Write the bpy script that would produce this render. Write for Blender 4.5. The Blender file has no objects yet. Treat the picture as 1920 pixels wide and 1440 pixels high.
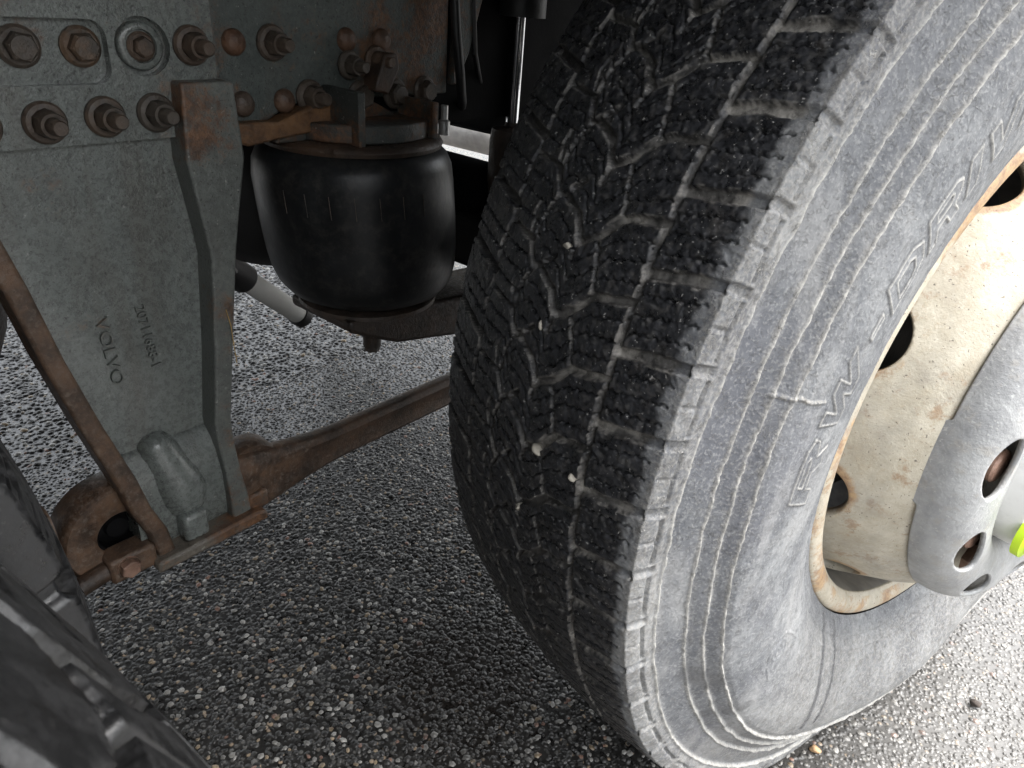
import bpy, bmesh, math, random
import numpy as np
from mathutils import Matrix, Vector, Euler
PI = math.pi
sc = bpy.context.scene
C = sc.collection
random.seed(5); RNG = np.random.default_rng(11)

# ------------------------------------------------------------------ camera, sky, sun, exposure
# world axes: x = outwards from the truck (lateral), y = towards the truck's rear, z = up; origin on the ground under the steered wheel
cd = bpy.data.cameras.new('camera'); cam = bpy.data.objects.new('camera', cd); C.objects.link(cam)
Rv = Vector((0.758918, 0.646966, 0.074016)); Uv = Vector((-0.358476, 0.320184, 0.876914)); Fv = Vector((-0.543635, 0.692038, -0.474915))
cam.matrix_world = Matrix(((Rv[0], Uv[0], -Fv[0], 0.153192), (Rv[1], Uv[1], -Fv[1], -0.879453), (Rv[2], Uv[2], -Fv[2], 0.813559), (0, 0, 0, 1)))
cd.lens = 25.177; cd.sensor_width = 36; cd.clip_start = 0.02; cd.clip_end = 500
cd.dof.use_dof = True; cd.dof.focus_distance = 0.80; cd.dof.aperture_fstop = 40.0
sc.camera = cam
w = bpy.data.worlds.new('World'); sc.world = w; w.use_nodes = True
nt = w.node_tree; nt.nodes.clear()
sky = nt.nodes.new('ShaderNodeTexSky'); sky.sky_type = 'NISHITA'; sky.sun_disc = False
SUN_EL, SUN_AZ = math.radians(72), math.radians(60)          # azimuth measured clockwise from +y
sky.sun_elevation = SUN_EL; sky.sun_rotation = SUN_AZ; sky.air_density = 1.6; sky.dust_density = 7.0; sky.ozone_density = 1.0
hsv = nt.nodes.new('ShaderNodeHueSaturation'); hsv.inputs['Saturation'].default_value = 0.25
bg = nt.nodes.new('ShaderNodeBackground'); bg.inputs['Strength'].default_value = 0.15
wo = nt.nodes.new('ShaderNodeOutputWorld')
nt.links.new(sky.outputs[0], hsv.inputs['Color']); nt.links.new(hsv.outputs[0], bg.inputs['Color']); nt.links.new(bg.outputs[0], wo.inputs['Surface'])
sd = bpy.data.lights.new('sun', 'SUN'); sd.energy = 0.6; sd.angle = math.radians(40); sd.color = (1, .97, .93)
sun = bpy.data.objects.new('sun', sd); C.objects.link(sun)
sv = Vector((math.sin(SUN_AZ) * math.cos(SUN_EL), math.cos(SUN_AZ) * math.cos(SUN_EL), math.sin(SUN_EL)))
sun.rotation_euler = sv.to_track_quat('Z', 'Y').to_euler(); sun.location = (3, 1, 4)
sc.view_settings.view_transform = 'Standard'; sc.view_settings.look = 'None'; sc.view_settings.gamma = 1.0
sc.view_settings.exposure = 2.4
sc.cycles.max_bounces = 8; sc.cycles.diffuse_bounces = 5; sc.cycles.glossy_bounces = 4; sc.cycles.sample_clamp_indirect = 6

# ------------------------------------------------------------------ materials
class Mt:
    def __init__(s, name):
        s.m = bpy.data.materials.new(name); s.m.use_nodes = True; s.t = s.m.node_tree; s.b = s.t.nodes['Principled BSDF']; s._co = None
    def n(s, typ, **k):
        x = s.t.nodes.new(typ)
        for a, v in k.items(): setattr(x, a, v)
        return x
    def set(s, inp, v):
        if hasattr(v, 'is_linked') or isinstance(v, bpy.types.NodeSocket): s.t.links.new(v, inp)
        else:
            if isinstance(v, tuple) and len(v) == 3 and inp.type == 'RGBA': v = v + (1,)
            inp.default_value = v
        return inp
    def co(s):
        if s._co is None: s._co = s.n('ShaderNodeTexCoord').outputs['Object']
        return s._co
    def noise(s, scale, detail=4, rough=.6, dist=0, co=None, stretch=None):
        x = s.n('ShaderNodeTexNoise'); c = co or s.co()
        if stretch:
            mp = s.n('ShaderNodeMapping'); s.t.links.new(c, mp.inputs[0]); mp.inputs['Scale'].default_value = stretch; c = mp.outputs[0]
        s.t.links.new(c, x.inputs['Vector'])
        x.inputs['Scale'].default_value = scale; x.inputs['Detail'].default_value = detail; x.inputs['Roughness'].default_value = rough; x.inputs['Distortion'].default_value = dist
        return x.outputs[0]
    def voro(s, scale, feature='F1', out=0, rnd=1):
        x = s.n('ShaderNodeTexVoronoi', feature=feature); s.t.links.new(s.co(), x.inputs['Vector']); x.inputs['Scale'].default_value = scale; x.inputs['Randomness'].default_value = rnd
        return x.outputs[out]
    def rng(s, v, a, b, c=0., d=1., smooth=True):
        x = s.n('ShaderNodeMapRange', interpolation_type='SMOOTHSTEP' if smooth else 'LINEAR'); s.set(x.inputs[0], v)
        for i, q in zip((1, 2, 3, 4), (a, b, c, d)): x.inputs[i].default_value = q
        return x.outputs[0]
    def mix(s, f, a, b):
        x = s.n('ShaderNodeMix', data_type='RGBA'); s.set(x.inputs[0], f); s.set(x.inputs[6], a); s.set(x.inputs[7], b); return x.outputs[2]
    def ma(s, op, a, b=0., clamp=False):
        x = s.n('ShaderNodeMath', operation=op, use_clamp=clamp); s.set(x.inputs[0], a); s.set(x.inputs[1], b); return x.outputs[0]
    def attr(s, name): return s.n('ShaderNodeAttribute', attribute_name=name).outputs['Fac']
    def attrc(s, name): return s.n('ShaderNodeAttribute', attribute_name=name).outputs['Color']
    def out(s, col, rough=.5, metal=0., bump=None, dist=.001, strength=1., spec=None, coat=0.):
        if coat: s.set(s.b.inputs['Coat Weight'], coat); s.b.inputs['Coat Roughness'].default_value = .12; s.b.inputs['Coat IOR'].default_value = 1.4
        s.set(s.b.inputs['Base Color'], col); s.set(s.b.inputs['Roughness'], rough); s.set(s.b.inputs['Metallic'], metal)
        if spec is not None: s.set(s.b.inputs['Specular IOR Level'], spec)
        if bump is not None:
            x = s.n('ShaderNodeBump'); x.inputs['Distance'].default_value = dist; x.inputs['Strength'].default_value = strength
            s.set(x.inputs['Height'], bump); s.t.links.new(x.outputs[0], s.b.inputs['Normal'])
        return s.m
    def worms(s, scale, width=.02, dist=1.5):                      # thin curly fibres: contour lines of a noise, broken up by another
        a = s.noise(scale, 2, .5, dist); d = s.ma('ABSOLUTE', s.ma('SUBTRACT', a, .5)); l = s.rng(d, 0, width, 1, 0)
        g = s.rng(s.noise(scale * .7, 2, .5), .52, .62)
        return s.ma('MULTIPLY', l, g)

def rust_cols(M, sc_=30):
    return M.mix(M.rng(M.noise(sc_, 6, .7), .35, .65), (.055, .026, .014), (.19, .085, .035))

def mat_paint(name, base, rust=.15, rough=.5, pits=True, coat=0.):          # old grey chassis paint, pitted, patches of rust
    M = Mt(name); n1 = M.noise(9, 6, .65); n2 = M.noise(160, 4, .7); n3 = M.noise(420, 3, .6)
    col = M.mix(M.rng(n2, .3, .7), tuple(c * .74 for c in base), tuple(min(1, c * 1.22) for c in base)); col = M.mix(M.ma('MULTIPLY', M.rng(M.noise(34, 6, .75), .42, .66), .38), col, tuple(c * .5 for c in base))
    specks = M.rng(M.noise(330, 2, .5), .63, .70)
    col = M.mix(M.ma('MULTIPLY', specks, .75 if pits else .3), col, (.02, .02, .018))
    streak = M.rng(M.noise(22, 4, .6, stretch=(1, 1, .12)), .5, .72)
    col = M.mix(M.ma('MULTIPLY', streak, .35), col, (.075, .062, .048))
    light = M.rng(M.noise(210, 3, .6), .66, .74); col = M.mix(M.ma('MULTIPLY', light, .5), col, (.42, .42, .39))
    r = M.rng(M.ma('ADD', M.ma('MULTIPLY', n1, .75), M.ma('MULTIPLY', n2, .25)), .60 - rust * .35, .70 - rust * .3)
    col = M.mix(M.ma('MULTIPLY', r, .85), col, rust_cols(M, 70))
    h = M.ma('ADD', M.ma('MULTIPLY', n2, .6), M.ma('MULTIPLY', n3, .5))
    return M.out(col, M.rng(n2, .3, .7, rough - .12, rough + .15), 0., h, .0018, 1., None, coat)

def mat_rust(name, a=(.040, .025, .017), b=(.125, .072, .043), grey=.55, rough=.55, vary=False):
    M = Mt(name); n1 = M.noise(26, 7, .7); n2 = M.noise(190, 4, .7)
    col = M.mix(M.rng(n1, .35, .65), a, b); col = M.mix(M.ma('MULTIPLY', M.rng(n2, .45, .75), grey), col, (.20, .17, .14))
    col = M.mix(M.ma('MULTIPLY', M.rng(M.noise(8, 3, .5), .5, .7), .6), col, tuple(c * .5 for c in a))
    if vary:
        oi = M.n('ShaderNodeObjectInfo'); rnd = oi.outputs['Random']; col = M.mix(M.rng(rnd, 0, 1, 0, .75, False), col, M.mix(n1, (.028, .026, .022), (.085, .078, .066)))
        w_ = M.n('ShaderNodeTexWhiteNoise', noise_dimensions='1D'); M.t.links.new(rnd, w_.inputs['W']); col = M.mix(M.ma('MULTIPLY', M.rng(w_.outputs[0], .5, 1, 0, .7), M.rng(n1, .4, .6)), col, (.15, .085, .045))
    return M.out(col, M.rng(n2, .3, .7, rough - .2, rough + .15), 0., M.ma('ADD', n2, M.ma('MULTIPLY', n1, .8)), .0014, .8)

def mat_plain(name, col, rough=.5, metal=0., bs=200, bd=.0006, var=.25, dust=0., spec=None):
    M = Mt(name); n = M.noise(bs, 4, .6); n0 = M.noise(14, 5, .6)
    c = M.mix(M.rng(n0, .3, .7), tuple(q * (1 - var) for q in col), tuple(min(1, q * (1 + var)) for q in col))
    if dust: c = M.mix(M.ma('MULTIPLY', M.rng(M.noise(60, 6, .7), .45, .75), dust), c, (.22, .20, .17))
    return M.out(c, M.rng(n0, .3, .7, max(.05, rough - .08), rough + .08), metal, n, bd, .6, spec)

def mat_tyre(name, dusty=1., dark=1., bd=.0011):
    M = Mt(name); dust = M.attr('dust'); side = M.attr('side'); wet = M.attr('wet')
    n1 = M.noise(120, 5, .7); n2 = M.noise(420, 4, .6); n3 = M.noise(18, 5, .6); n4 = M.noise(6, 3, .5)
    rub = M.mix(M.rng(n1, .35, .7), tuple(q * dark for q in (.012, .0125, .014)), tuple(q * dark for q in (.038, .039, .043)))
    spk = M.rng(M.noise(430, 2, .5), .665, .72); rub = M.mix(M.ma('MULTIPLY', spk, .7 * dusty), rub, (.36, .35, .33))
    grime = M.rng(M.noise(70, 6, .75), .54, .70); rub = M.mix(M.ma('MULTIPLY', grime, .35 * dusty), rub, (.12, .11, .10))
    dcol = M.mix(M.rng(n1, .3, .7), (.17, .158, .140), (.42, .395, .355))
    df = M.ma('MULTIPLY', M.ma('MULTIPLY', dust, M.rng(n1, .25, .55, .5, 1.)), .95 * dusty, True)
    tread = M.mix(df, rub, dcol)
    # sidewall: bleached rubber under a veil of road dust, rubbed patches, curly fibres and dried streaks
    veil = M.ma('ADD', M.ma('MULTIPLY', n3, .55), M.ma('MULTIPLY', n1, .45))
    sw = M.mix(M.rng(veil, .36, .64), (.088, .094, .104), (.205, .212, .218))
    band = M.attr('band'); sw = M.mix(M.ma('MULTIPLY', band, M.rng(n3, .3, .6, .35, .8)), sw, (.062, .066, .078))
    sw = M.mix(M.ma('MULTIPLY', M.rng(n4, .52, .68), .45), sw, (.085, .088, .105))
    sw = M.mix(M.ma('MULTIPLY', M.rng(n2, .50, .66), .28), sw, (.42, .42, .41))
    smear = M.rng(M.noise(16, 5, .65, 1.0, stretch=(1, 1, .35)), .50, .66); sw = M.mix(M.ma('MULTIPLY', smear, .40), sw, (.30, .30, .295))
    wm = M.ma('MAXIMUM', M.worms(95, .020, 2.4), M.worms(230, .030, 2.2))
    rough_edge = M.attr('scuff')
    sw = M.mix(M.ma('MULTIPLY', wm, M.ma('ADD', .16, M.ma('MULTIPLY', rough_edge, .8)), True), sw, (.60, .58, .54))
    lip = M.attr('lip')
    sw = M.mix(M.ma('MULTIPLY', rough_edge, M.rng(n2, .35, .6, .0, .8)), sw, (.33, .315, .285))
    sw = M.mix(M.ma('MULTIPLY', rough_edge, M.rng(M.noise(130, 6, .75), .48, .60, 0, .85)), sw, (.085, .077, .065))
    sw = M.mix(M.ma('MULTIPLY', lip, M.rng(n2, .3, .6, .55, 1.)), sw, (.50, .485, .45))
    sw = M.mix(M.ma('MULTIPLY', wet, .85), sw, (.055, .058, .064))  # dried streaks, and the shade painted round the lettering
    col = M.mix(side, tread, sw)
    rt = M.ma('ADD', M.rng(n1, .3, .7, .22, .55), M.ma('MULTIPLY', dust, .3), True)
    rs = M.ma('SUBTRACT', M.rng(veil, .3, .7, .55, .80), M.ma('MULTIPLY', wet, .35))
    mx = M.n('ShaderNodeMix', data_type='FLOAT'); M.set(mx.inputs[0], side); M.set(mx.inputs[2], rt); M.set(mx.inputs[3], rs)
    h = M.ma('ADD', M.ma('ADD', n1, M.ma('MULTIPLY', n2, .6)), M.ma('MULTIPLY', M.ma('MULTIPLY', wm, side), .7))
    return M.out(col, mx.outputs[0], 0., h, bd, .9)

def mat_cream(name):                                               # cream wheel paint, peppered and rusting at holes and flange
    M = Mt(name); rust = M.attr('rust'); n1 = M.noise(22, 6, .7); n2 = M.noise(150, 5, .7); n3 = M.noise(500, 3, .6)
    c = M.mix(M.rng(n1, .3, .7), (.36, .32, .245), (.52, .485, .40))
    c = M.mix(M.ma('MULTIPLY', M.rng(n2, .5, .75), .45), c, (.36, .29, .20))
    c = M.mix(M.ma('MULTIPLY', M.rng(M.noise(30, 6, .75), .54, .66), .75), c, (.27, .17, .095))
    c = M.mix(M.ma('MULTIPLY', M.rng(M.noise(380, 2, .5), .67, .72), .8), c, (.06, .05, .04))
    c = M.mix(M.ma('MULTIPLY', M.worms(120, .02, 2.), .35), c, (.70, .66, .57))
    c = M.mix(M.ma('MULTIPLY', M.rng(M.noise(9, 6, .7), .46, .66), .55), c, (.27, .255, .225))
    rf = M.ma('MULTIPLY', M.rng(M.ma('ADD', M.ma('MULTIPLY', rust, M.rng(M.noise(11, 3, .5), .38, .6, .25, 1.)), M.ma('MULTIPLY', M.ma('SUBTRACT', M.noise(55, 7, .8), .5), 1.5)), .40, .80), .8)
    rc = M.mix(M.rng(n2, .35, .65), (.20, .095, .04), (.42, .27, .13))
    c = M.mix(rf, c, rc)
    return M.out(c, M.rng(n2, .3, .7, .42, .68), 0., M.ma('ADD', n2, M.ma('MULTIPLY', n3, .6)), .0008, .7)

def stain_and_light(M, c):                                                   # old oily damp patch beside the tyre's foot, plus painted daylight outside
    vm = M.n('ShaderNodeVectorMath', operation='DISTANCE'); M.t.links.new(M.co(), vm.inputs[0]); vm.inputs[1].default_value = (-.275, -.375, 0)
    d = M.ma('ADD', vm.outputs['Value'], M.ma('MULTIPLY', M.ma('SUBTRACT', M.noise(13, 5, .65), .5), .22)); c = M.mix(M.rng(d, .05, .17, .92, 0), c, (.013, .0105, .0085))
    sx = M.n('ShaderNodeSeparateXYZ'); M.t.links.new(M.co(), sx.inputs[0])                     # daylight beyond the truck's edge, painted in as paler asphalt
    outside_light = M.rng(M.ma('ADD', sx.outputs[0], M.ma('MULTIPLY', M.ma('SUBTRACT', M.noise(9, 5, .7), .5), .25)), .0, .26)
    return M.mix(outside_light, c, M.mix(.66, c, (.125, .122, .117)))
def mat_ground(name):
    M = Mt(name); v = M.voro(150, 'F1', 0); vc = M.voro(150, 'F1', 1); v2 = M.voro(75, 'F1', 0)
    sep = M.n('ShaderNodeSeparateColor'); M.t.links.new(vc, sep.inputs[0]); rnd = sep.outputs[0]
    n = M.noise(3, 4, .6); n2 = M.noise(60, 5, .7)
    stone = M.mix(M.rng(rnd, .2, 1), (.025, .024, .023), (.15, .145, .135)); stone = M.mix(M.rng(sep.outputs[1], .86, .9), stone, (.36, .28, .20))
    bit = M.mix(M.rng(n2, .3, .7), (.011, .0105, .010), (.030, .029, .027))
    c = M.mix(M.rng(v, .25, .55, 1, 0), bit, stone)
    c = M.mix(M.ma('MULTIPLY', M.rng(n, .55, .7), .4), c, (.03, .026, .022)); c = stain_and_light(M, c)
    h = M.ma('ADD', M.rng(v, 0, .6, 1, 0), M.ma('MULTIPLY', n2, .4))
    return M.out(c, M.rng(n2, .3, .7, .22, .45), 0., h, .0012, 1., .35, .35)

def mat_stones(name):
    M = Mt(name); col = M.attrc('tint'); n = M.noise(400, 4, .6); n0 = M.noise(2.2, 4, .6)
    c = M.mix(M.ma('MULTIPLY', M.rng(n, .5, .75), .5), col, (.035, .033, .03))
    c = M.mix(M.ma('MULTIPLY', M.rng(n0, .54, .68), .55), c, (.032, .028, .024))
    c = stain_and_light(M, c)
    return M.out(c, M.rng(n0, .3, .7, .28, .48), 0., n, .0008, .7, None, .22)

mRUB = mat_tyre('tyre_rubber'); mRUB2 = mat_tyre('drive_tyre_rubber', .08, .34, .0003)
mCREAM = mat_cream('cream_wheel_paint'); mPAINT = mat_paint('grey_chassis_paint', (.185, .195, .185), .10, .45)
mHANG = mat_paint('grimy_hanger_paint', (.040, .045, .042), .42, .6); mPLATE = mat_paint('dark_frame_paint', (.075, .088, .083), .26, .5); mBRK = mat_paint('bracket_grey_paint', (.142, .157, .148), .08, .28, True, .9); mLIP = mat_paint('rusting_bracket_paint', (.13, .115, .095), .40, .45); mBRK2 = mat_paint('flaking_bracket_paint', (.125, .135, .125), .22, .42)
mRUST = mat_rust('brown_rust'); mDRUST = mat_rust('dark_rust', (.022, .015, .011), (.065, .038, .024), .2); mORUST = mat_rust('orange_rust', (.065, .033, .017), (.20, .105, .048), .3)
mBAG = mat_plain('black_air_bag_rubber', (.013, .014, .015), .40, 0, 160, .0004, .3, .10, .3)
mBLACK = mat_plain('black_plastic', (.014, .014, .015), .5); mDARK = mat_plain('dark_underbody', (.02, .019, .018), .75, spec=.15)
mCHROME = mat_plain('chrome', (.75, .76, .78), .10, 1., 300, .0001, .05)
mALU = mat_plain('pale_aluminium', (.55, .55, .54), .38, .6, 150, .0003, .1)
def mat_ring(name):
    M = Mt(name); n = M.noise(260, 4, .65); n0 = M.noise(18, 6, .7); n1 = M.noise(60, 5, .7)
    c = M.mix(M.rng(n0, .35, .65), (.27, .275, .28), (.40, .405, .405)); c = M.mix(M.ma('MULTIPLY', M.rng(n1, .5, .68), .6), c, (.34, .32, .285))
    c = M.mix(M.ma('MULTIPLY', M.rng(M.noise(300, 2, .5), .64, .70), .5), c, (.50, .50, .49)); c = M.mix(M.ma('MULTIPLY', M.worms(70, .014, 1.2), .5), c, (.48, .48, .47)); c = M.mix(M.ma('MULTIPLY', M.rng(M.noise(35, 6, .75), .58, .7), .5), c, (.11, .105, .10))
    return M.out(c, M.rng(n1, .3, .7, .36, .62), .1, M.ma('ADD', n, M.ma('MULTIPLY', n1, .6)), .0010, .8)
mRING = mat_ring('grey_nut_ring_metal')
mHUB = mat_plain('white_hub_paint', (.80, .80, .78), .45, 0, 150, .0004, .06, .15); mNUT = mat_rust('nut_rust', (.14, .075, .05), (.28, .17, .125), .35)
mFAST = mat_rust('fastener_rust', (.030, .019, .013), (.105, .066, .044), .35, .5, True); mRIV = mat_rust('rivet_rust', (.06, .03, .018), (.15, .075, .042), .3, .5, True)
mLIME = mat_plain('lime_plastic', (.55, .78, .03), .4, 0, 200, .0002, .06)
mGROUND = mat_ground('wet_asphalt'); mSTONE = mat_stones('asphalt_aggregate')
mPEB = mat_plain('pale_stone', (.36, .335, .285), .7, 0, 300, .001, .2); mCLOD = mat_plain('dark_clod', (.05, .04, .035), .85, 0, 200, .002, .3)
mSTRAW = mat_plain('straw', (.36, .24, .09), .6)
mDISH = mat_plain('dark_rim_inside', (.055, .052, .05), .6, 0, 60, .001, .4, .5)
mWELL = mat_plain('dirty_rim_paint', (.16, .152, .138), .5, 0, 40, .0015, .55, .6)
mSHOCK = mat_rust('shock_tube_paint', (.03, .024, .02), (.085, .06, .045), .2)
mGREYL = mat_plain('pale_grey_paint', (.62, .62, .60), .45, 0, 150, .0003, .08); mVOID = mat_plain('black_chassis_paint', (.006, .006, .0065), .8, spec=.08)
mGREYP = mat_plain('grey_plastic', (.34, .33, .32), .5)

# ------------------------------------------------------------------ mesh helpers
class MB:
    def __init__(s): s.v = []; s.f = []
    def add(s, vs, fs):
        o = len(s.v); s.v += [tuple(map(float, q)) for q in vs]; s.f += [tuple(o + i for i in f) for f in fs]; return s
    def box(s, lo, hi):
        x0, y0, z0 = lo; x1, y1, z1 = hi
        return s.add([(x0, y0, z0), (x1, y0, z0), (x1, y1, z0), (x0, y1, z0), (x0, y0, z1), (x1, y0, z1), (x1, y1, z1), (x0, y1, z1)],
                     [(0, 3, 2, 1), (4, 5, 6, 7), (0, 1, 5, 4), (1, 2, 6, 5), (2, 3, 7, 6), (3, 0, 4, 7)])
    def prism(s, poly, x0, x1):                                    # polygon in (y, z), extruded along x
        n = len(poly); vs = [(x0, a, b) for a, b in poly] + [(x1, a, b) for a, b in poly]
        return s.add(vs, [tuple(range(n))[::-1], tuple(range(n, 2 * n))] + [(i, (i + 1) % n, n + (i + 1) % n, n + i) for i in range(n)])
    def lathe(s, prof, origin, axis, n=48, closed=False):          # prof = (radius, height along axis)
        a = Vector(axis).normalized(); u = a.orthogonal().normalized(); w_ = a.cross(u); o = Vector(origin)
        vs = []; m = len(prof)
        for i in range(n):
            t = 2 * PI * i / n; d = u * math.cos(t) + w_ * math.sin(t)
            vs += [o + d * r + a * h for r, h in prof]
        fs = [(i * m + j, ((i + 1) % n) * m + j, ((i + 1) % n) * m + j + 1, i * m + j + 1) for i in range(n) for j in range(m - 1)]
        return s.add(vs, fs)
    def cyl(s, a, b, r, n=24, r2=None, cap=True):
        a = Vector(a); b = Vector(b); r2 = r if r2 is None else r2; L = (b - a).length
        return s.lathe([(1e-5, 0), (r, 0), (r2, L), (1e-5, L)] if cap else [(r, 0), (r2, L)], a, b - a, n)
    def hexa(s, c, axis, r, h, rot=.2):
        c = Vector(c); a = Vector(axis).normalized(); u = a.orthogonal().normalized(); w_ = a.cross(u)
        ring = lambda q, k: [c + a * k + (u * math.cos(rot + i * PI / 3) + w_ * math.sin(rot + i * PI / 3)) * q for i in range(6)]
        vs = ring(r, 0) + ring(r, h * .82) + ring(r * .86, h)
        fs = [tuple(range(12, 18))]
        for k in (0, 6): fs += [(k + i, k + (i + 1) % 6, k + 6 + (i + 1) % 6, k + 6 + i) for i in range(6)]
        return s.add(vs, fs)
    def tube(s, pts, r, n=10):
        P = [Vector(p) for p in pts]; vs = []; u = None
        for i, p in enumerate(P):
            t = (P[min(i + 1, len(P) - 1)] - P[max(i - 1, 0)]).normalized()
            u = t.orthogonal().normalized() if u is None else (u - t * u.dot(t)).normalized(); w_ = t.cross(u)
            rr = r[i] if isinstance(r, (list, tuple)) else r
            vs += [p + (u * math.cos(2 * PI * k / n) + w_ * math.sin(2 * PI * k / n)) * rr for k in range(n)]
        fs = [(i * n + k, i * n + (k + 1) % n, (i + 1) * n + (k + 1) % n, (i + 1) * n + k) for i in range(len(P) - 1) for k in range(n)]
        fs += [tuple(range(n))[::-1], tuple(range((len(P) - 1) * n, len(P) * n))]
        return s.add(vs, fs)
    def loft(s, rings):                                            # rings of equal length, capped
        n = len(rings[0]); vs = [p for r in rings for p in r]
        fs = [(i * n + k, i * n + (k + 1) % n, (i + 1) * n + (k + 1) % n, (i + 1) * n + k) for i in range(len(rings) - 1) for k in range(n)]
        fs += [tuple(range(n))[::-1], tuple(range((len(rings) - 1) * n, len(rings) * n))]
        return s.add(vs, fs)
    def ell(s, c, rx, ry, rz, nu=20, nv=12):
        vs = []; fs = []
        for j in range(nv + 1):
            p = PI * j / nv
            for i in range(nu):
                t = 2 * PI * i / nu; vs.append((c[0] + rx * math.sin(p) * math.cos(t), c[1] + ry * math.sin(p) * math.sin(t), c[2] + rz * math.cos(p)))
        for j in range(nv):
            for i in range(nu): fs.append((j * nu + i, (j + 1) * nu + i, (j + 1) * nu + (i + 1) % nu, j * nu + (i + 1) % nu))
        return s.add(vs, fs)
    def mesh(s, name, angle=35):
        me = bpy.data.meshes.new(name); me.from_pydata(s.v, [], s.f); me.validate()
        bm = bmesh.new(); bm.from_mesh(me); bmesh.ops.remove_doubles(bm, verts=bm.verts, dist=2e-5); bmesh.ops.recalc_face_normals(bm, faces=bm.faces)
        la = math.radians(angle)
        for f in bm.faces: f.smooth = True
        for e in bm.edges: e.smooth = len(e.link_faces) == 2 and e.calc_face_angle(0) < la
        bm.to_mesh(me); bm.free(); return me
    def build(s, name, mat, parent=None, label=None, bevel=0, seg=2, angle=35, loc=None):
        return link(name, s.mesh(name, angle), mat, parent, label, bevel, seg, loc)

def link(name, me, mat, parent=None, label=None, bevel=0, seg=2, loc=None):
    if mat is not None:
        me.materials.clear(); me.materials.append(mat)
    o = bpy.data.objects.new(name, me); C.objects.link(o)
    if parent is not None: o.parent = parent
    if label: o['label'] = label
    if loc is not None: o.location = loc
    if bevel:
        b = o.modifiers.new('bevel', 'BEVEL'); b.width = bevel; b.segments = seg; b.limit_method = 'ANGLE'; b.angle_limit = math.radians(30); b.harden_normals = False
    return o

def fast_mesh(name, V, Q, attrs=None, smooth=True):
    me = bpy.data.meshes.new(name); V = np.ascontiguousarray(V, np.float32); Q = np.ascontiguousarray(Q, np.int32)
    k = Q.shape[1]; me.vertices.add(len(V)); me.vertices.foreach_set('co', V.ravel())
    me.loops.add(Q.size); me.loops.foreach_set('vertex_index', Q.ravel())
    me.polygons.add(len(Q)); me.polygons.foreach_set('loop_start', np.arange(0, Q.size, k, dtype=np.int32))
    me.polygons.foreach_set('use_smooth', np.full(len(Q), smooth, bool)); me.update(calc_edges=True)
    for n, a in (attrs or {}).items():
        if a.ndim == 1:
            at = me.attributes.new(n, 'FLOAT', 'POINT'); at.data.foreach_set('value', a.astype(np.float32))
        else:
            at = me.attributes.new(n, 'FLOAT_COLOR', 'POINT'); at.data.foreach_set('color', a.astype(np.float32).ravel())
    return me

def sst(a, b, x):
    t = np.clip((x - a) / (b - a), 0, 1); return t * t * (3 - 2 * t)
def vnoise(u, v, seed, pu=None):                                   # smooth value noise, optional period in u
    r = np.random.default_rng(seed).random((256, 256)); iu = np.floor(u).astype(int); iv = np.floor(v).astype(int); fu = u - iu; fv = v - iv
    fu = fu * fu * (3 - 2 * fu); fv = fv * fv * (3 - 2 * fv); m = (lambda q: q % pu) if pu else (lambda q: q)
    a = r[m(iu) % 256, iv % 256]; b = r[m(iu + 1) % 256, iv % 256]; c = r[m(iu) % 256, (iv + 1) % 256]; d = r[m(iu + 1) % 256, (iv + 1) % 256]
    return (a * (1 - fu) + b * fu) * (1 - fv) + (c * (1 - fu) + d * fu) * fv
def segdist(px, py, pts):
    d = np.full(px.shape, 1e9)
    for (x0, y0), (x1, y1) in zip(pts[:-1], pts[1:]):
        ax, ay = x1 - x0, y1 - y0; t = np.clip(((px - x0) * ax + (py - y0) * ay) / (ax * ax + ay * ay + 1e-12), 0, 1)
        d = np.minimum(d, np.hypot(px - x0 - t * ax, py - y0 - t * ay))
    return d
def inside(px, py, poly):
    r = np.zeros(px.shape, bool); n = len(poly)
    for i in range(n):
        x0, y0 = poly[i]; x1, y1 = poly[(i + 1) % n]
        if y0 == y1: continue
        c = ((y0 > py) != (y1 > py)) & (px < (x1 - x0) * (py - y0) / (y1 - y0) + x0); r ^= c
    return r

# ------------------------------------------------------------------ the steered wheel's tyre (axis x, centre at the origin)
XM = .0205
def profile(fine=True):
    """list of (x, r) from inner bead to outer bead, and which part of it is tread"""
    crown = lambda x: .532 - .012 * min(abs(x - .018) / .12, 1.2) ** 2.5
    out = [(.143, .5175), (.1452, .512), (.1466, .503), (.1462, .4975), (.1458, .4933), (.1478, .485), (.1515, .466), (.1575, .452), (.1646, .438), (.1684, .42), (.1695, .402), (.1685, .385), (.165, .362), (.160, .342), (.1525, .325), (.1455, .311), (.1405, .302), (.1365, .2965)]
    xs, rs = [], []
    o = np.array(out); seg = np.r_[0, np.cumsum(np.hypot(*np.diff(o, axis=0).T))]
    def samp(step):
        n = int(seg[-1] / step); t = np.linspace(0, seg[-1], n); return np.interp(t, seg, o[:, 0]), np.interp(t, seg, o[:, 1])
    ox, orr = samp(.0011 if fine else .004)
    k = np.ones(7) / 7                                             # round the corners of the polyline
    def sm(a): b = np.convolve(np.pad(a, 3, mode='edge'), k, 'valid'); b[0] = a[0]; b[-1] = a[-1]; return b
    if fine: ox, orr = sm(ox), sm(orr)
    ix, ir = samp(.004); ix = 2 * XM - ix
    tx = np.arange(2 * XM - .143 + .0012, .143, (.00105 if fine else .0026)); tr = np.array([crown(q) for q in tx])
    X = np.r_[ix[::-1], tx, ox]; R = np.r_[ir[::-1], tr, orr]; tread = np.r_[np.zeros(len(ix)), np.ones(len(tx)), np.zeros(len(ox))].astype(bool)
    return X, R, tread

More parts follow.
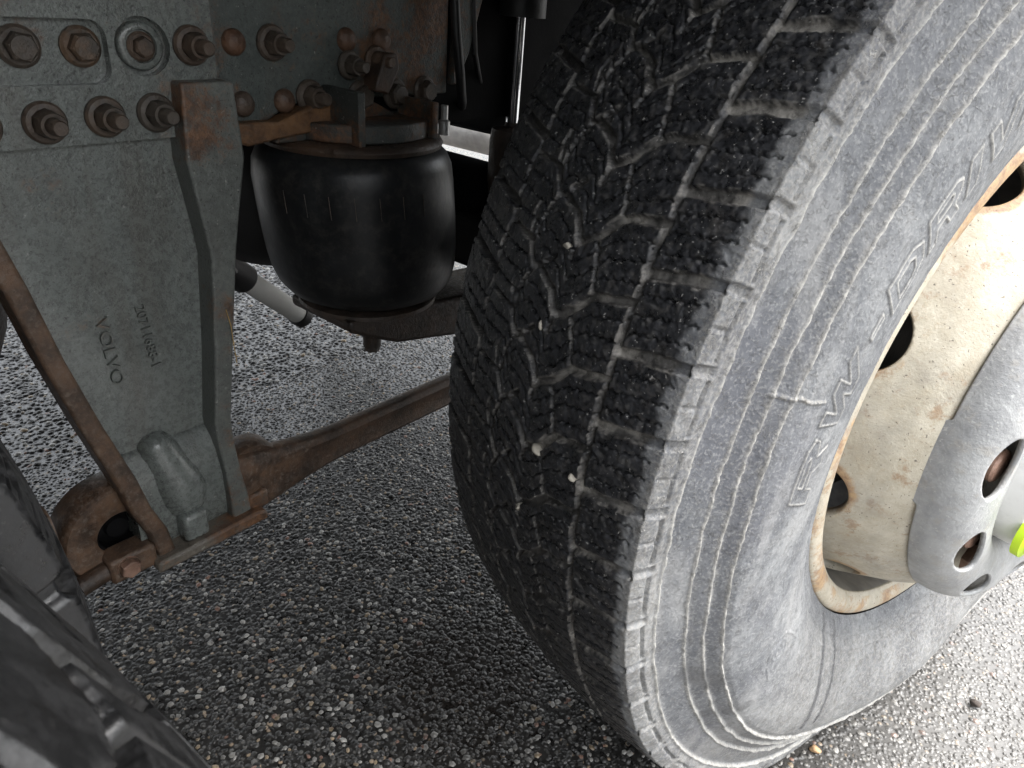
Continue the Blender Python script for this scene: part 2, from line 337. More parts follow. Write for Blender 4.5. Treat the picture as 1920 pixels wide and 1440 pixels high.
DEG = 9.276                                                        # millimetres of tread per degree
PIT = 5.625                                                        # degrees per tread pitch (64 pitches)
GUIDE = [(-.110, 6.2), (-.103, 5.6), (-.05, 4.0), (-.039, 3.7), (-.018, 3.3), (-.006, 1.4), (-.001, 1.7), (.019, .6), (.029, -1.1), (.044, -.2), (.058, 1.5), (.0905, 2.3)]
def tyre_mesh():
    X, R, TR = profile(); nP = len(X)
    th = np.radians(np.r_[np.arange(-98, 46, .112), np.arange(46, 262, .6)]); nT = len(th)
    T, XX = np.meshgrid(th, X, indexing='ij'); RR = np.broadcast_to(R, T.shape).copy(); TD = np.degrees(T)
    tg = np.gradient(np.stack([X, R], -1), axis=0); tg /= np.linalg.norm(tg, axis=1, keepdims=True) + 1e-9
    nx, nr = -tg[:, 1], tg[:, 0]                                   # outward normal in the (x, r) plane: left of the travel direction
    disp = np.zeros(T.shape); dust = np.zeros(T.shape); side = np.zeros(T.shape); wet = np.zeros(T.shape); scuff = np.zeros(T.shape); band = np.zeros(T.shape); lip_ = np.zeros(T.shape)
    # ---- tread
    c = np.where(TR)[0]; sl = slice(c[0], c[-1] + 1); x = XX[:, sl] * 1000; t = TD[:, sl]
    wob = (vnoise(t * 1.1, x / 14, 1) - .5) * .22; tt = ((t - 9.0 + wob) % PIT) * DEG; P = PIT * DEG
    xw = x + (vnoise(t * 1.5, x / 11, 2) - .5) * 2.0
    mm = lambda pts: [(a * 1000, b * DEG) for a, b in pts]
    def per(pts):
        d = np.full(x.shape, 1e9)
        for k in (-2, -1, 0, 1, 2): d = np.minimum(d, segdist(xw, tt + k * P, mm(pts)))
        return d
    cut = np.zeros(x.shape); floor = np.zeros(x.shape); worn = np.zeros(x.shape)
    def groove(pts, hw, dep, dst):
        nonlocal cut, floor
        d = per(pts); k = 1 - sst(hw - .6, hw + .6, d); cut = np.maximum(cut, dep * k); worn[:] = np.maximum(worn, np.exp(-((d - hw - .9) / .55) ** 2)); floor = np.maximum(floor, dst * sst(.35, .9, k))
    groove([(.1475, .05), (.118, -.5), (.092, -1.15)], 3.5, 5.0, 1.0)      # outer shoulder cross grooves
    groove([(-.108, 7.2), (-.08, 6.2), (-.05, 5.2)], 3.4, 7.5, .35)
    groove([(.0905, -1.2), (.0895, .5), (.0915, 2.3)], 1.7, 5, .75); groove([(.0915, 2.3), (.0905, 3.4), (.0905, 4.4)], 1.3, 4.5, .6)
    groove([(-.050, -.4), (-.0515, 2), (-.0495, 4.1), (-.05, 5.3)], 1.5, 6.5, .45)
    groove(GUIDE[2:6], 1.6, 5.0, .7); groove([(-.006, 1.4), (-.001, 1.7), (.019, .6)], 1.9, 5.0, .75); groove([(.019, .6), (.029, -1.1), (.044, -.2)], 2.5, 5.4, .9)
    groove([(.044, -.2), (.058, 1.5)], 2.8, 5.2, .95); groove([(.058, 1.5), (.0905, 2.3)], 2.5, 5.0, .95)
    groove([(.057, 1.7), (.053, 3.2), (.0465, 4.9)], 1.1, 4.5, .5); groove([(-.015, 3.2), (-.014, 5), (-.006, 7.0)], 1.2, 4.5, .45); groove([(.004, 2.1), (.0125, 2.9)], 1.5, 5, .5)
    groove([(-.018, -2.3), (-.024, -.5), (-.022, .4)], 1.0, 4, .4); groove([(.029, -1.1), (.026, -2.4)], 1.4, 5, .5)
    g = np.interp(x / 1000, [a for a, b in GUIDE], [b for a, b in GUIDE])
    g = np.where(x > 91.5, -(.143 - x / 1000) * 22, g)
    slope = np.hypot(1, np.gradient(g[0]) * DEG / 1.25)
    wav = .085 * np.sin(x * .88 + 3 * vnoise(t * .8, x / 30, 4)) + .10 * (vnoise(t * .9, x / 9, 5) - .5)
    q = (tt / DEG - g + wav) % PIT; sip = np.full(x.shape, 9e9)
    for k in (1, 2, 3): sip = np.minimum(sip, np.abs(q - k * PIT / 4))
    sip = sip * DEG / slope; on = (vnoise(t / PIT * 1.3, x / 25, 6) > .12) & (x < 136)
    cut = np.maximum(cut, np.where(on, 3.0 * (1 - sst(.35, 1.05, sip)) - .35 * np.exp(-((sip - 1.5) / .6) ** 2), 0))
    wu = (vnoise(t * 1.3, x / 9, 81) - .5) * 2.4; wv_ = (vnoise(t * 1.3, x / 9, 82) - .5) * 2.4; u_ = t * 1.9 + wu + x * .11; v_ = x / 5.2 + wv_ - t * .35
    lump = (vnoise(u_ * 1.25, v_, 7) - .5) * 1.5 + (vnoise(u_ * 2.9 + v_, v_ * 2.1 - u_ * .5, 8) - .5) * .9
    pits = sst(.80, .9, vnoise(u_ * 1.1 + v_ * .5, v_ * .9, 9)) * 1.0
    lump = lump * (1 - .6 * sst(118, 132, x)) - pits
    e = vnoise(t * 3.2, x / 5, 10)
    edge = sst(129.5, 135.0, x + (e - .5) * 5 + (vnoise(t * .5, x * 0, 14) - .5) * 5)                      # grey, rubbed and dusty outer shoulder
    disp[:, sl] = (-cut + lump * (1 - .6 * sst(1, 5, cut)) * .58) / 1000
    outer = .75 + .25 * sst(-20, 60, x) - .22 * sst(94, 110, x)
    pocket = sst(.45, .62, vnoise(t * .55, x / 16, 12))
    dust[:, sl] = np.clip(floor * outer * (.40 + .60 * pocket) + .45 * worn * (floor < .2) * sst(.42, .6, vnoise(t * 1.4, x / 5, 15)) + .10 * sst(.6, .8, vnoise(t * 3, x / 3, 13)), 0, 1)
    side[:, sl] = np.clip(edge, 0, 1) * (1 - .0 * floor); scuff[:, sl] = edge * (.15 + .4 * sst(137, 142, x))
    # ---- sidewall
    o0 = c[-1] + 1; so = slice(o0, nP); r = RR[:, so] * 1000; t = TD[:, so]; h = np.zeros(r.shape); arc = t * DEG * .73
    side[:, so] = 1
    lat = np.abs(((t - 9.05 + .5 * PIT) % PIT) - .5 * PIT) * DEG
    h -= 3.2 * (1 - sst(2.2, 4.4, lat)) * sst(500.5, 505, r)        # the cross grooves run out over the shoulder
    h -= 2.8 * (1 - sst(.7, 1.9, np.abs(r - 505.5 - 1.2 * (vnoise(t * .7, r * 0, 20) - .5)))) * (lat > 6)
    lat2 = np.abs(((t - 9.05 - 2.9 + .5 * PIT) % PIT) - .5 * PIT) * DEG
    h -= 1.2 * (1 - sst(.8, 2.0, lat2)) * sst(503, 505, r)
    scuff[:, so] = np.maximum(sst(489.5, 497, r + 3 * (vnoise(t * 1.5, r / 4, 21) - .5)) * .42, 0)
    LR = [493.3, 466.2, 451.5, 438.0]; amp = [2.1, 2.2, 1.7, 2.1]
    band[:, so] = sst(434, 439, r) * (1 - sst(486, 494, r)) * (.55 + .45 * sst(452, 468, r) * 0 + .3 * (vnoise(t * .5, r / 14, 63) - .5)) + .35 * (1 - sst(434, 439, r)) * sst(.55, .75, vnoise(t * .25, r / 30, 64))
    for i, (l, a) in enumerate(zip(LR, amp)):
        lw = l + (vnoise(t * .35, r * 0 + i, 22 + i) - .5) * 1.8 + (vnoise(t * 2.0, r * 0 + i, 32 + i) - .5) * .8; d = r - lw
        aa = a * (.55 + .75 * vnoise(t * .9, r * 0 + i, 42 + i))
        h += aa * np.exp(-(d / 1.05) ** 2)
        nxt = LR[i + 1] if i < 3 else 428
        h += np.where(d < 0, -2.0 * sst(0, 1.5, -d) * (1 - sst(0, l - nxt - 2, -d)), 0)
        lip = np.exp(-(d / 1.15) ** 2); lip_[:, so] = np.maximum(lip_[:, so], lip * (.55 + .45 * vnoise(t * 1.6, r * 0 + i, 72 + i))); lip = np.exp(-(d / 3.0) ** 2) * .5; scuff[:, so] = np.maximum(scuff[:, so], lip * 1.1 * (.55 + .45 * vnoise(t * 2.4, r / 3, 52 + i)))
    h += (vnoise(t * .8, r / 9, 61) - .5) * .5
    for rr, a in ((329, .7), (317.5, -1.1), (311, .5)): h += a * np.exp(-((r - rr) / 1.3) ** 2)
    # ---- raised lettering RW-DRIVE
    wv = np.zeros(t.shape); K = .387 * 1000 * PI / 180
    glyphs = {'R': [[(0, 0), (0, 1), (.78, 1), (1, .84), (1, .58), (.8, .42), (1, 0), (.7, 0), (.52, .4), (.28, .4), (.28, 0)], [(.28, .62), (.28, .8), (.66, .8), (.72, .71), (.66, .62)]],
              'W': [[(0, 1), (.2, 1), (.26, .42), (.40, 1), (.6, 1), (.66, .42), (.8, 1), (1, 1), (.80, 0), (.58, 0), (.5, .50), (.40, 0), (.18, 0)]],
              '-': [[(0, .42), (0, .62), (1, .62), (1, .42)]],
              'D': [[(0, 0), (0, 1), (.7, 1), (1, .76), (1, .24), (.7, 0)], [(.26, .22), (.26, .78), (.6, .78), (.74, .65), (.74, .35), (.6, .22)]],
              'I': [[(0, 0), (0, 1), (1, 1), (1, 0)]], 'V': [[(0, 1), (.3, 1), (.5, .38), (.72, 1), (1, 1), (.66, 0), (.34, 0)]],
              'E': [[(0, 0), (0, 1), (1, 1), (1, .78), (.3, .78), (.3, .61), (.85, .61), (.85, .4), (.3, .4), (.3, .22), (1, .22), (1, 0)]]}
    R0, HH = 373., 29.
    for ch, t0, t1, hat in (('R', .3, 8.2, 1), ('W', 9.3, 17.8, 1), ('-', 19.4, 22.0, 0), ('D', 23.2, 29.0, 0), ('R', 29.9, 35.2, 0), ('I', 36.2, 38.0, 0), ('V', 38.9, 44.2, 0), ('E', 44.9, 49.4, 0)):
        m = (t > t0 - 1) & (t < t1 + 3) & (r > R0 - 4) & (r < R0 + HH + 4); i0 = np.where(m.any(1))[0]; j0 = np.where(m.any(0))[0]
        s2 = (slice(i0[0], i0[-1] + 1), slice(j0[0], j0[-1] + 1)); hh = (r[s2] - R0); ss = (t[s2] - t0) * K - .38 * hh; W_ = (t1 - t0) * K
        ins = np.zeros(hh.shape, bool); ed = np.full(hh.shape, 1e9)
        for poly in glyphs[ch]:
            pm = [(a * W_, b * HH) for a, b in poly]; ins ^= inside(ss, hh, pm); ed = np.minimum(ed, segdist(ss, hh, pm + pm[:1]))
        sd_ = np.where(ins, ed, -ed); hgt = .35 * sst(-.5, .5, sd_) + .75 * np.exp(-((sd_ - .6) / .75) ** 2)
        letter_shade = np.exp(-((sd_ + 1.0) / .8) ** 2)  # relief shading painted in: dark line outside each letter, pale on its edge
        if hat: hgt += .32 * np.sin((ss * .35 + hh) * 2 * PI / 3.0) * sst(.8, 2, sd_)
        h[s2] += hgt; wv[s2] = np.maximum(wv[s2], np.maximum(.95 * letter_shade, .34 * (sd_ > 0) * hat)); lp = lip_[:, so]; lp[s2] = np.maximum(lp[s2], .85 * np.exp(-((sd_ - .5) / .85) ** 2))
    # ---- approval badge, mould vein and dried water streaks
    bx = (t + 27.6) * K * .98; by = r - 376.
    h += .9 * np.exp(-((np.hypot(bx, by) - 10.5) / .9) ** 2) + .8 * np.exp(-(segdist(bx, by, [(4, -5), (-3, -5), (-3, 5), (4, 5)]) / 1.0) ** 2) * (np.hypot(bx, by) < 10) + .8 * np.exp(-(segdist(bx, by, [(-3, 0), (3, 0)]) / 1.0) ** 2)
    h += .8 * np.exp(-(segdist(bx, by, [(-28, 21), (-6, 19), (12, 13), (17, 0), (12, -14), (-4, -21), (-28, -27)]) / 1.0) ** 2)
    vein = np.abs((t - 13.6) * K - 2.2 * (vnoise(r / 9, t * 0, 71) - .5)); h += 1.2 * (1 - sst(.5, 1.6, vein)) * sst(404, 408, r) * (1 - sst(452, 456, r))
    scuff[:, so] = np.maximum(scuff[:, so], .9 * (1 - sst(.6, 2.4, vein)) * sst(404, 410, r) * (1 - sst(450, 457, r)))
    def streak(pts, w0, k=1.):                                      # pts in (degrees, radius mm)
        d = segdist((t + 90) * r * PI / 180, r, [((a + 90) * b * PI / 180, b) for a, b in pts]); return k * (1 - sst(w0 * .5, w0, d + 2.5 * (vnoise(t * 3, r / 5, 73) - .5)))
    wv = np.maximum(wv, streak([(-47, 306), (-51, 345), (-55, 378), (-58, 420)], 6.5)); wv = np.maximum(wv, streak([(-54, 304), (-57.5, 345), (-59.5, 371), (-61.5, 415)], 4.8))
    wv = np.maximum(wv, streak([(-24, 440), (-19, 470)], 8, .75)); wv = np.maximum(wv, streak([(-33, 425), (-30, 462)], 7, .6) * .9)
    wet[:, so] = np.clip(wv, 0, 1)
    scuff[:, so] = np.maximum(scuff[:, so], .42 * sst(-24, -52, np.where(t > 180, t - 360, t)) * (1 - sst(-150, -110, -np.where(t > 180, t - 360, t) * -1) * 0) * sst(300, 330, r) * (1 - sst(480, 500, r)))
    disp[:, so] = h / 1000
    # ---- where the tyre stands: flattened tread, bulging walls
    s = -np.sin(T); raw = .5335 - .4985 / np.maximum(s, .5); defl = np.where(s > .5, .006 * np.log1p(np.exp(np.clip(raw / .006, -30, 30))), 0)
    wgt = sst(.30, .50, RR); RR2 = RR - defl * wgt; XX2 = XX + np.sign(XX - XM) * defl * .42 * sst(.31, .42, RR) * (1 - sst(.42, .53, RR))
    XF = XX2 + disp * nx; RF = RR2 + disp * nr
    Z = RF * np.sin(T); Y = -RF * np.cos(T); Z = np.maximum(Z, -.4985)
    V = np.stack([XF, Y, Z], -1).reshape(-1, 3)
    ii = np.arange(nT)[:, None]; jj = np.arange(nP - 1)[None]; a = ii * nP + jj; b = ((ii + 1) % nT) * nP + jj
    Q = np.stack([a, b, b + 1, a + 1], -1).reshape(-1, 4)
    return fast_mesh('tyre', V, Q, dict(dust=dust.ravel(), side=side.ravel(), wet=wet.ravel(), scuff=scuff.ravel(), band=band.ravel(), lip=lip_.ravel()))

def drive_tyre_mesh(seed=3):                                        # chunky block tread of the driven twin tyres
    X, R, TR = profile(); keep = np.ones(len(X), bool); oth = np.where(~TR)[0]; keep[oth[::2]] = False; keep[oth[oth < 10]] = True; X, R, TR = X[keep] - XM, R[keep] - .008, TR[keep]; nP = len(X)
    th = np.radians(np.r_[np.arange(88, 198, .18), np.arange(205, 445, 1.2)]); nT = len(th)   # y = -r cos: 180 deg faces the rear (+y)
    T, XX = np.meshgrid(th, X, indexing='ij'); RR = np.broadcast_to(R, T.shape).copy(); TD = np.degrees(T)
    tg = np.gradient(np.stack([X, R], -1), axis=0); tg /= np.linalg.norm(tg, axis=1, keepdims=True) + 1e-9; nx, nr = -tg[:, 1], tg[:, 0]
    x = XX * 1000; p = 8.0; P = p * DEG; t = TD + (vnoise(TD * .6, x / 20, seed) - .5) * .3; tt = (t % p) * DEG
    tr = np.broadcast_to(TR, T.shape).astype(float)
    def per(pts):
        d = np.full(x.shape, 1e9)
        for k in (-2, -1, 0, 1, 2): d = np.minimum(d, segdist(np.abs(x), tt + k * P, [(a, b * DEG) for a, b in pts]))
        return d
    cut = np.zeros(x.shape)
    for pts, hw, dep in (([(124, 4.3), (80, 3.6), (66, 3.2)], 8.0, 13), ([(66, 3.2), (58, 5.2), (66, 7.2), (66, 11.2)], 3.2, 12), ([(58, 5.2), (30, 4.2), (20, 6.2), (-5, 7.4)], 3.4, 12), ([(20, 6.2), (16, 9.0), (30, 12.2)], 2.4, 11), ([(0, -1), (0, 4)], 1.2, 6)):
        d = per(pts); cut = np.maximum(cut, dep * (1 - sst(hw - .5, hw + .6, d)))
    for k in (.4, 1.6, 5.6, 6.8):                                   # short edge sipes and one L-shaped slot per shoulder block
        d = per([(121, k), (100, k - .2)]); cut = np.maximum(cut, 3.5 * (1 - sst(.4, 1.4, d)))
    d = per([(112, 6.3), (88, 6.0), (84, 7.2)]); cut = np.maximum(cut, 6 * (1 - sst(1.6, 2.8, d)))
    d = per([(78, .6), (40, 1.2)]); cut = np.maximum(cut, 4 * (1 - sst(.5, 1.4, d))); d = per([(52, 7), (34, 6.6)]); cut = np.maximum(cut, 4 * (1 - sst(.5, 1.4, d)))
    lump = (vnoise(TD * 2.2, x / 4, seed + 1) - .5) * .2
    side = 1 - tr; r = RR * 1000
    lat = np.abs(((t - 4.2 + .5 * p) % p) - .5 * p) * DEG; h = -6 * (1 - sst(5, 7.5, lat)) * sst(478, 486, r)
    for l in (480, 456, 430): h += 1.2 * np.exp(-((r - l) / 1.6) ** 2)
    disp = np.where(tr > .5, -cut + lump, h) / 1000
    dust = np.clip(tr * (.75 * sst(4, 9, cut) * sst(.35, .6, vnoise(TD * .8, x / 12, seed + 2)) + .16), 0, 1)
    s = -np.sin(T); defl = np.where(s > .5, np.clip(.525 - .4985 / np.maximum(s, .5), 0, None), 0); RR = RR - defl * sst(.30, .50, RR)
    XF = XX + disp * nx; RF = RR + disp * nr; V = np.stack([XF, -RF * np.cos(T), np.maximum(RF * np.sin(T), -.4985)], -1).reshape(-1, 3)
    ii = np.arange(nT)[:, None]; jj = np.arange(nP - 1)[None]; a = ii * nP + jj; b = ((ii + 1) % nT) * nP + jj
    z = np.zeros(T.size)
    return fast_mesh('drive_tyre', V, np.stack([a, b, b + 1, a + 1], -1).reshape(-1, 4), dict(dust=dust.ravel(), side=side.ravel() * .05, wet=z + .5, scuff=z, band=z, lip=z))

def holed_lathe(name, prof, holes, nT, step, thick, rustf=None, offs=None):
    """surface of revolution about x; prof = (x, r); holes = (theta deg, arc position along prof, half length tangential, half width along prof)"""
    o = np.array(prof); seg = np.r_[0, np.cumsum(np.hypot(*np.diff(o, axis=0).T))]; nS = int(seg[-1] / step); s = np.linspace(0, seg[-1], nS)
    px = np.interp(s, seg, o[:, 0]); pr = np.interp(s, seg, o[:, 1]); k = np.ones(5) / 5
    for _ in range(3):
        a, b = px.copy(), pr.copy(); px[2:-2] = np.convolve(a, k, 'valid'); pr[2:-2] = np.convolve(b, k, 'valid')
    th = np.linspace(0, 2 * PI, nT, endpoint=False); T, S = np.meshgrid(th, s, indexing='ij'); T = T.copy(); S = S.copy()
    rusta = np.zeros(T.shape); D = np.full(T.shape, 9.); on = np.zeros(T.shape, bool); T0, S0 = T.copy(), S.copy()
    for h0, s0, a, b in holes:
        r0 = np.interp(s0, s, pr); dt = (T0 - math.radians(h0) + PI) % (2 * PI) - PI; d = np.hypot(dt * r0 / a, (S0 - s0) / b)
        sn = np.zeros(T.shape, bool)
        for axis in (0, 1):                                         # snap the nearer end of every grid edge that crosses the hole's rim
            d2 = np.roll(d, -1, axis); cr = (d - 1) * (d2 - 1) < 0
            if axis == 1: cr[:, -1] = False
            n1 = cr & (np.abs(d - 1) <= np.abs(d2 - 1)); n2 = cr & ~n1; sn |= n1 | np.roll(n2, 1, axis)
        k = np.where(sn, 1 / np.maximum(d, 1e-6), 1); T += np.where(sn, dt * (k - 1), 0); S += np.where(sn, (S0 - s0) * (k - 1), 0)
        on |= sn; D = np.minimum(D, d); rusta = np.maximum(rusta, 1 - sst(1.0, 1.55, d))
    ins_ = (D < 1) & ~on
    PX = np.interp(S, s, px); PR = np.interp(S, s, pr)
    if offs is not None: PX = PX + offs(np.degrees(T), S)
    V = np.stack([PX, -PR * np.cos(T), PR * np.sin(T)], -1).reshape(-1, 3)
    ii = np.arange(nT)[:, None]; jj = np.arange(nS - 1)[None]; A = ii * nS + jj; B = ((ii + 1) % nT) * nS + jj
    Q = np.stack([A, B, B + 1, A + 1], -1).reshape(-1, 4); onf = on.ravel(); inf_ = ins_.ravel(); Df = D.ravel()
    touch = onf[Q].any(1) | inf_[Q].any(1); keepq = Q[~touch]; q = Q[touch]
    dg = onf[q[:, 0]] & onf[q[:, 2]]; t1 = np.where(dg[:, None], q[:, [0, 1, 2]], q[:, [0, 1, 3]]); t2 = np.where(dg[:, None], q[:, [0, 2, 3]], q[:, [1, 2, 3]])
    tri = np.r_[t1, t2]; ok = ~inf_[tri].any(1) & ~(onf[tri].all(1) & (Df[tri].mean(1) < 1)); tri = tri[ok]
    if rustf is not None: rusta = np.maximum(rusta, rustf(np.degrees(T), S))
    me = bpy.data.meshes.new(name); me.from_pydata(V.tolist(), [], keepq.tolist() + tri.tolist()); me.polygons.foreach_set('use_smooth', np.ones(len(me.polygons), bool))
    at = me.attributes.new('rust', 'FLOAT', 'POINT'); at.data.foreach_set('value', rusta.ravel().astype(np.float32))
    bm = bmesh.new(); bm.from_mesh(me); bmesh.ops.delete(bm, geom=[v for v in bm.verts if not v.link_faces], context='VERTS'); bm.to_mesh(me); bm.free(); me.update(); return me

# ------------------------------------------------------------------ ground
def setting(name, me, mat, kind, label=None):
    o = link(name, me, mat); o['kind'] = kind
    if label: o['label'] = label
    return o
gp = [-60, -6, -3, -1.5, 0, 1.5, 3, 6, 60]; gv = np.array([(a, b, 0) for a in gp for b in gp]); n_ = len(gp)
gq = np.array([(i * n_ + j, (i + 1) * n_ + j, (i + 1) * n_ + j + 1, i * n_ + j + 1) for i in range(n_ - 1) for j in range(n_ - 1)])
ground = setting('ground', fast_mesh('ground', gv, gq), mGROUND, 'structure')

def aggregate():
    P_ = []
    for x0, x1, y0, y1, sp in ((-1.15, .62, -.72, .45, .0071), (-2.05, -1.15, -.80, .75, .0102), (-1.15, -.6, .45, .9, .0115), (.0, .9, .45, .9, .0115)):
        gx, gy = np.meshgrid(np.arange(x0, x1, sp), np.arange(y0, y1, sp)); n = gx.size; k_ = 1.0 if sp < .008 else 1.75
        P_.append(np.stack([gx.ravel() + RNG.uniform(-.5, .5, n) * sp, gy.ravel() + RNG.uniform(-.5, .5, n) * sp, np.full(n, k_)]))
    cx, cy, big_ = np.concatenate(P_, 1); n = len(cx)
    keep = RNG.random(n) < .93; cx, cy, big_ = cx[keep], cy[keep], big_[keep]; n = len(cx)
    rad = .0027 + .0029 * RNG.random(n) ** 1.8; rad = rad * big_; el = RNG.uniform(.65, 1.0, n); ang = RNG.uniform(0, PI, n); hgt = rad * RNG.uniform(.14, .46, n)
    k = 5; tmpl = [(0, 0, 1.0)] + [(.62 * math.cos(2 * PI * i / k), .62 * math.sin(2 * PI * i / k), .74) for i in range(k)] + [(math.cos(2 * PI * (i + .5) / k), math.sin(2 * PI * (i + .5) / k), -.25) for i in range(k)]
    t = np.array(tmpl); m = len(t); V = t[None] * np.ones((n, 1, 1)); V += RNG.normal(0, .11, V.shape)
    V[:, :, 0] *= rad[:, None]; V[:, :, 1] *= (rad * el)[:, None]; V[:, :, 2] *= hgt[:, None]
    tl = RNG.normal(0, .13, (n, 2)); V[:, :, 2] += V[:, :, 0] * tl[:, :1] + V[:, :, 1] * tl[:, 1:]
    c, s = np.cos(ang)[:, None], np.sin(ang)[:, None]; x = V[:, :, 0] * c - V[:, :, 1] * s; y = V[:, :, 0] * s + V[:, :, 1] * c
    V[:, :, 0] = x + cx[:, None]; V[:, :, 1] = y + cy[:, None]; V[:, :, 2] += .0003
    f = [(0, 1 + i, 1 + (i + 1) % k) for i in range(k)]
    for i in range(k): f += [(1 + i, 1 + k + i, 1 + (i + 1) % k), (1 + (i + 1) % k, 1 + k + i, 1 + k + (i + 1) % k)]
    F = (np.arange(n)[:, None, None] * m + np.array(f)[None]).reshape(-1, 3)
    g = RNG.random(n); v = .012 + .034 * g ** 2; col = np.stack([v * 1.03, v, v * .95], -1); big = RNG.random(n)
    lt = big > .82; lv = RNG.uniform(.13, .36, n); col[lt] = np.stack([lv, lv * .97, lv * .90], -1)[lt]
    tn = big > .955; col[tn] = np.array((.26, .20, .13)) * RNG.uniform(.6, 1.1, (tn.sum(), 1)); pk = big > .985; col[pk] = np.array((.24, .14, .105)) * RNG.uniform(.7, 1.1, (pk.sum(), 1))
    ca = np.concatenate([col, np.ones((n, 1))], 1); ca = np.repeat(ca[:, None], m, 1).reshape(-1, 4)
    return fast_mesh('asphalt_stones', V.reshape(-1, 3), F, dict(tint=ca))
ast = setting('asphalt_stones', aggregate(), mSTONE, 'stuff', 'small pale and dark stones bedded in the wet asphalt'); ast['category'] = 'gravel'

# ------------------------------------------------------------------ the truck (one thing: everything bolted together)
truck = bpy.data.objects.new('truck', None); C.objects.link(truck); truck['label'] = 'dirty grey truck seen from under its side, rear wheels and air suspension'; truck['category'] = 'truck'
AL = -0.26829

# ---- steered wheel
dprof = [(.050, .265), (.072, .2645), (.100, .2575), (.130, .243), (.160, .229), (.178, .2155), (.190, .203), (.1955, .188), (.196, .15), (.196, .13)]
HOLES = [(20.5 + 36 * k, .058, .034, .031) for k in range(10)]
wheel = link('wheel', holed_lathe('wheel', dprof, HOLES, 900, .0018, .008), mCREAM, truck, 'cream painted steel wheel with rusty hand holes in a wide worn tyre', loc=(0, 0, .5))
wheel.rotation_euler = (0, 0, AL)
so_ = wheel.modifiers.new('thick', 'SOLIDIFY'); so_.thickness = .010; so_.offset = 0
fl = [(.1285, .2700), (.1305, .2706), (.1370, .276), (.1392, .283), (.1392, .2905), (.1372, .2965), (.133, .2985), (.126, .2965), (.122, .291)]
rim = link('rim', holed_lathe('rim', fl, [], 480, .0022, 0, lambda t, S: np.where(S > .006, .78 + .25 * (np.sin(np.radians(t) * 9) * .5), .3)), mCREAM, wheel, 'cream rim flange stained with rust')
wl = [(-.110, .282), (-.112, .292), (-.108, .2975), (-.10, .294), (-.098, .285), (-.085, .279), (-.05, .262), (.02, .262), (.06, .265), (.095, .2665), (.112, .2672), (.118, .268), (.1287, .2700)]
link('rim_well', holed_lathe('rim_well', wl, [], 360, .004, 0), mWELL, wheel, 'dirty grey inside of the rim')
so_ = rim.modifiers.new('thick', 'SOLIDIFY'); so_.thickness = .004
tyre = link('tyre', tyre_mesh(), mRUB, wheel)
rprof = [(.183, .2165), (.196, .2155), (.208, .211), (.2165, .203), (.2205, .193), (.222, .182), (.2215, .168), (.218, .157), (.211, .1485), (.203, .145)]
tab = lambda t, S: np.where(S < .012, -.013 * (1 - S / .012) * (sst(-12.5, -11, ((t + 180) % 360) - 180) * (1 - sst(9, 10.5, ((t + 180) % 360) - 180))), 0)
ring = link('nut_ring', holed_lathe('nut_ring', rprof, [(2 - 30 * k, .050, .030, .0150) for k in range(12)], 800, .0014, 0, None, tab), mRING, wheel, 'grey protective nut ring with oval holes')
so_ = ring.modifiers.new('thick', 'SOLIDIFY'); so_.thickness = .0045; so_.offset = -1
nb = MB(); nb.lathe([(.0001, 0), (.0235, 0), (.0235, .004), (.019, .007)], (0, 0, 0), (1, 0, 0), 24); nb.hexa((.006, 0, 0), (1, 0, 0), .0185, .016); nb.lathe([(.0155, .020), (.0155, .026), (.0135, .028), (.0001, .0285)], (0, 0, 0), (1, 0, 0), 24)
nme = nb.mesh('wheel_nut'); nme.materials.append(mNUT)
for k in range(12):
    a = math.radians(-1 + 30 * k); o = bpy.data.objects.new('wheel_nut', nme); C.objects.link(o); o.parent = wheel; o.location = (.188, -.1690 * math.cos(a), .1675 * math.sin(a)); o.rotation_euler = (a, 0, 0)
hb = MB(); hb.lathe([(.142, .180), (.141, .222), (.136, .236), (.120, .246), (.118, .262), (.108, .276), (.06, .283), (.0001, .284)], (0, 0, 0), (1, 0, 0), 64)
hub = hb.build('hub', mHUB, wheel, 'white hub cap inside the nut ring')
ind = MB().lathe([(.0001, 0), (.021, 0), (.021, .006), (.0165, .008), (.0150, .030), (.006, .034), (.0001, .034)], (0, 0, 0), (1, 0, 0), 20)
ind.add([(0.001, .0, .018), (0.001, .030, .0), (.001, 0, -.018), (.006, .0, .018), (.006, .030, .0), (.006, 0, -.018)], [(0, 1, 2), (3, 5, 4), (0, 3, 4, 1), (1, 4, 5, 2)])
io = ind.build('nut_indicator', mLIME, wheel, 'lime green plastic nut indicator', loc=(.236, -.125 * math.cos(math.radians(-42)), .125 * math.sin(math.radians(-42)))); io.scale = (1.15, 1.35, 1.35)
# brake drum behind the wheel disc
bd_ = MB(); bd_.lathe([(.0001, .02), (.20, .02), (.205, .01), (.206, -.20), (.19, -.21), (.0001, -.21)], (0, 0, 0), (1, 0, 0), 64); bd_.build('brake_drum', mBLACK, wheel)

# ---- driven twin wheels in the foreground
dme = drive_tyre_mesh()
for X0, Y0, lab in ((-.26, -1.32, 'inner twin tyre, black block tread with fine edge sipes'), (.06, -1.34, 'outer twin tyre nearest the lens, black chunky block tread')):
    dw = MB(); dw.lathe([(.14, -.03), (.262, -.02), (.262, -.11), (.29, -.115)], (0, 0, 0), (1, 0, 0), 64); dw.lathe([(.262, -.03), (.262, .11), (.29, .115)], (0, 0, 0), (1, 0, 0), 64)
    ob = dw.build('drive_wheel', mDISH, truck, lab, loc=(X0, Y0, .5)); ob.rotation_euler = (math.radians(2.3) if X0 > 0 else 0, 0, 0)
    link('tyre', dme, mRUB2, ob)

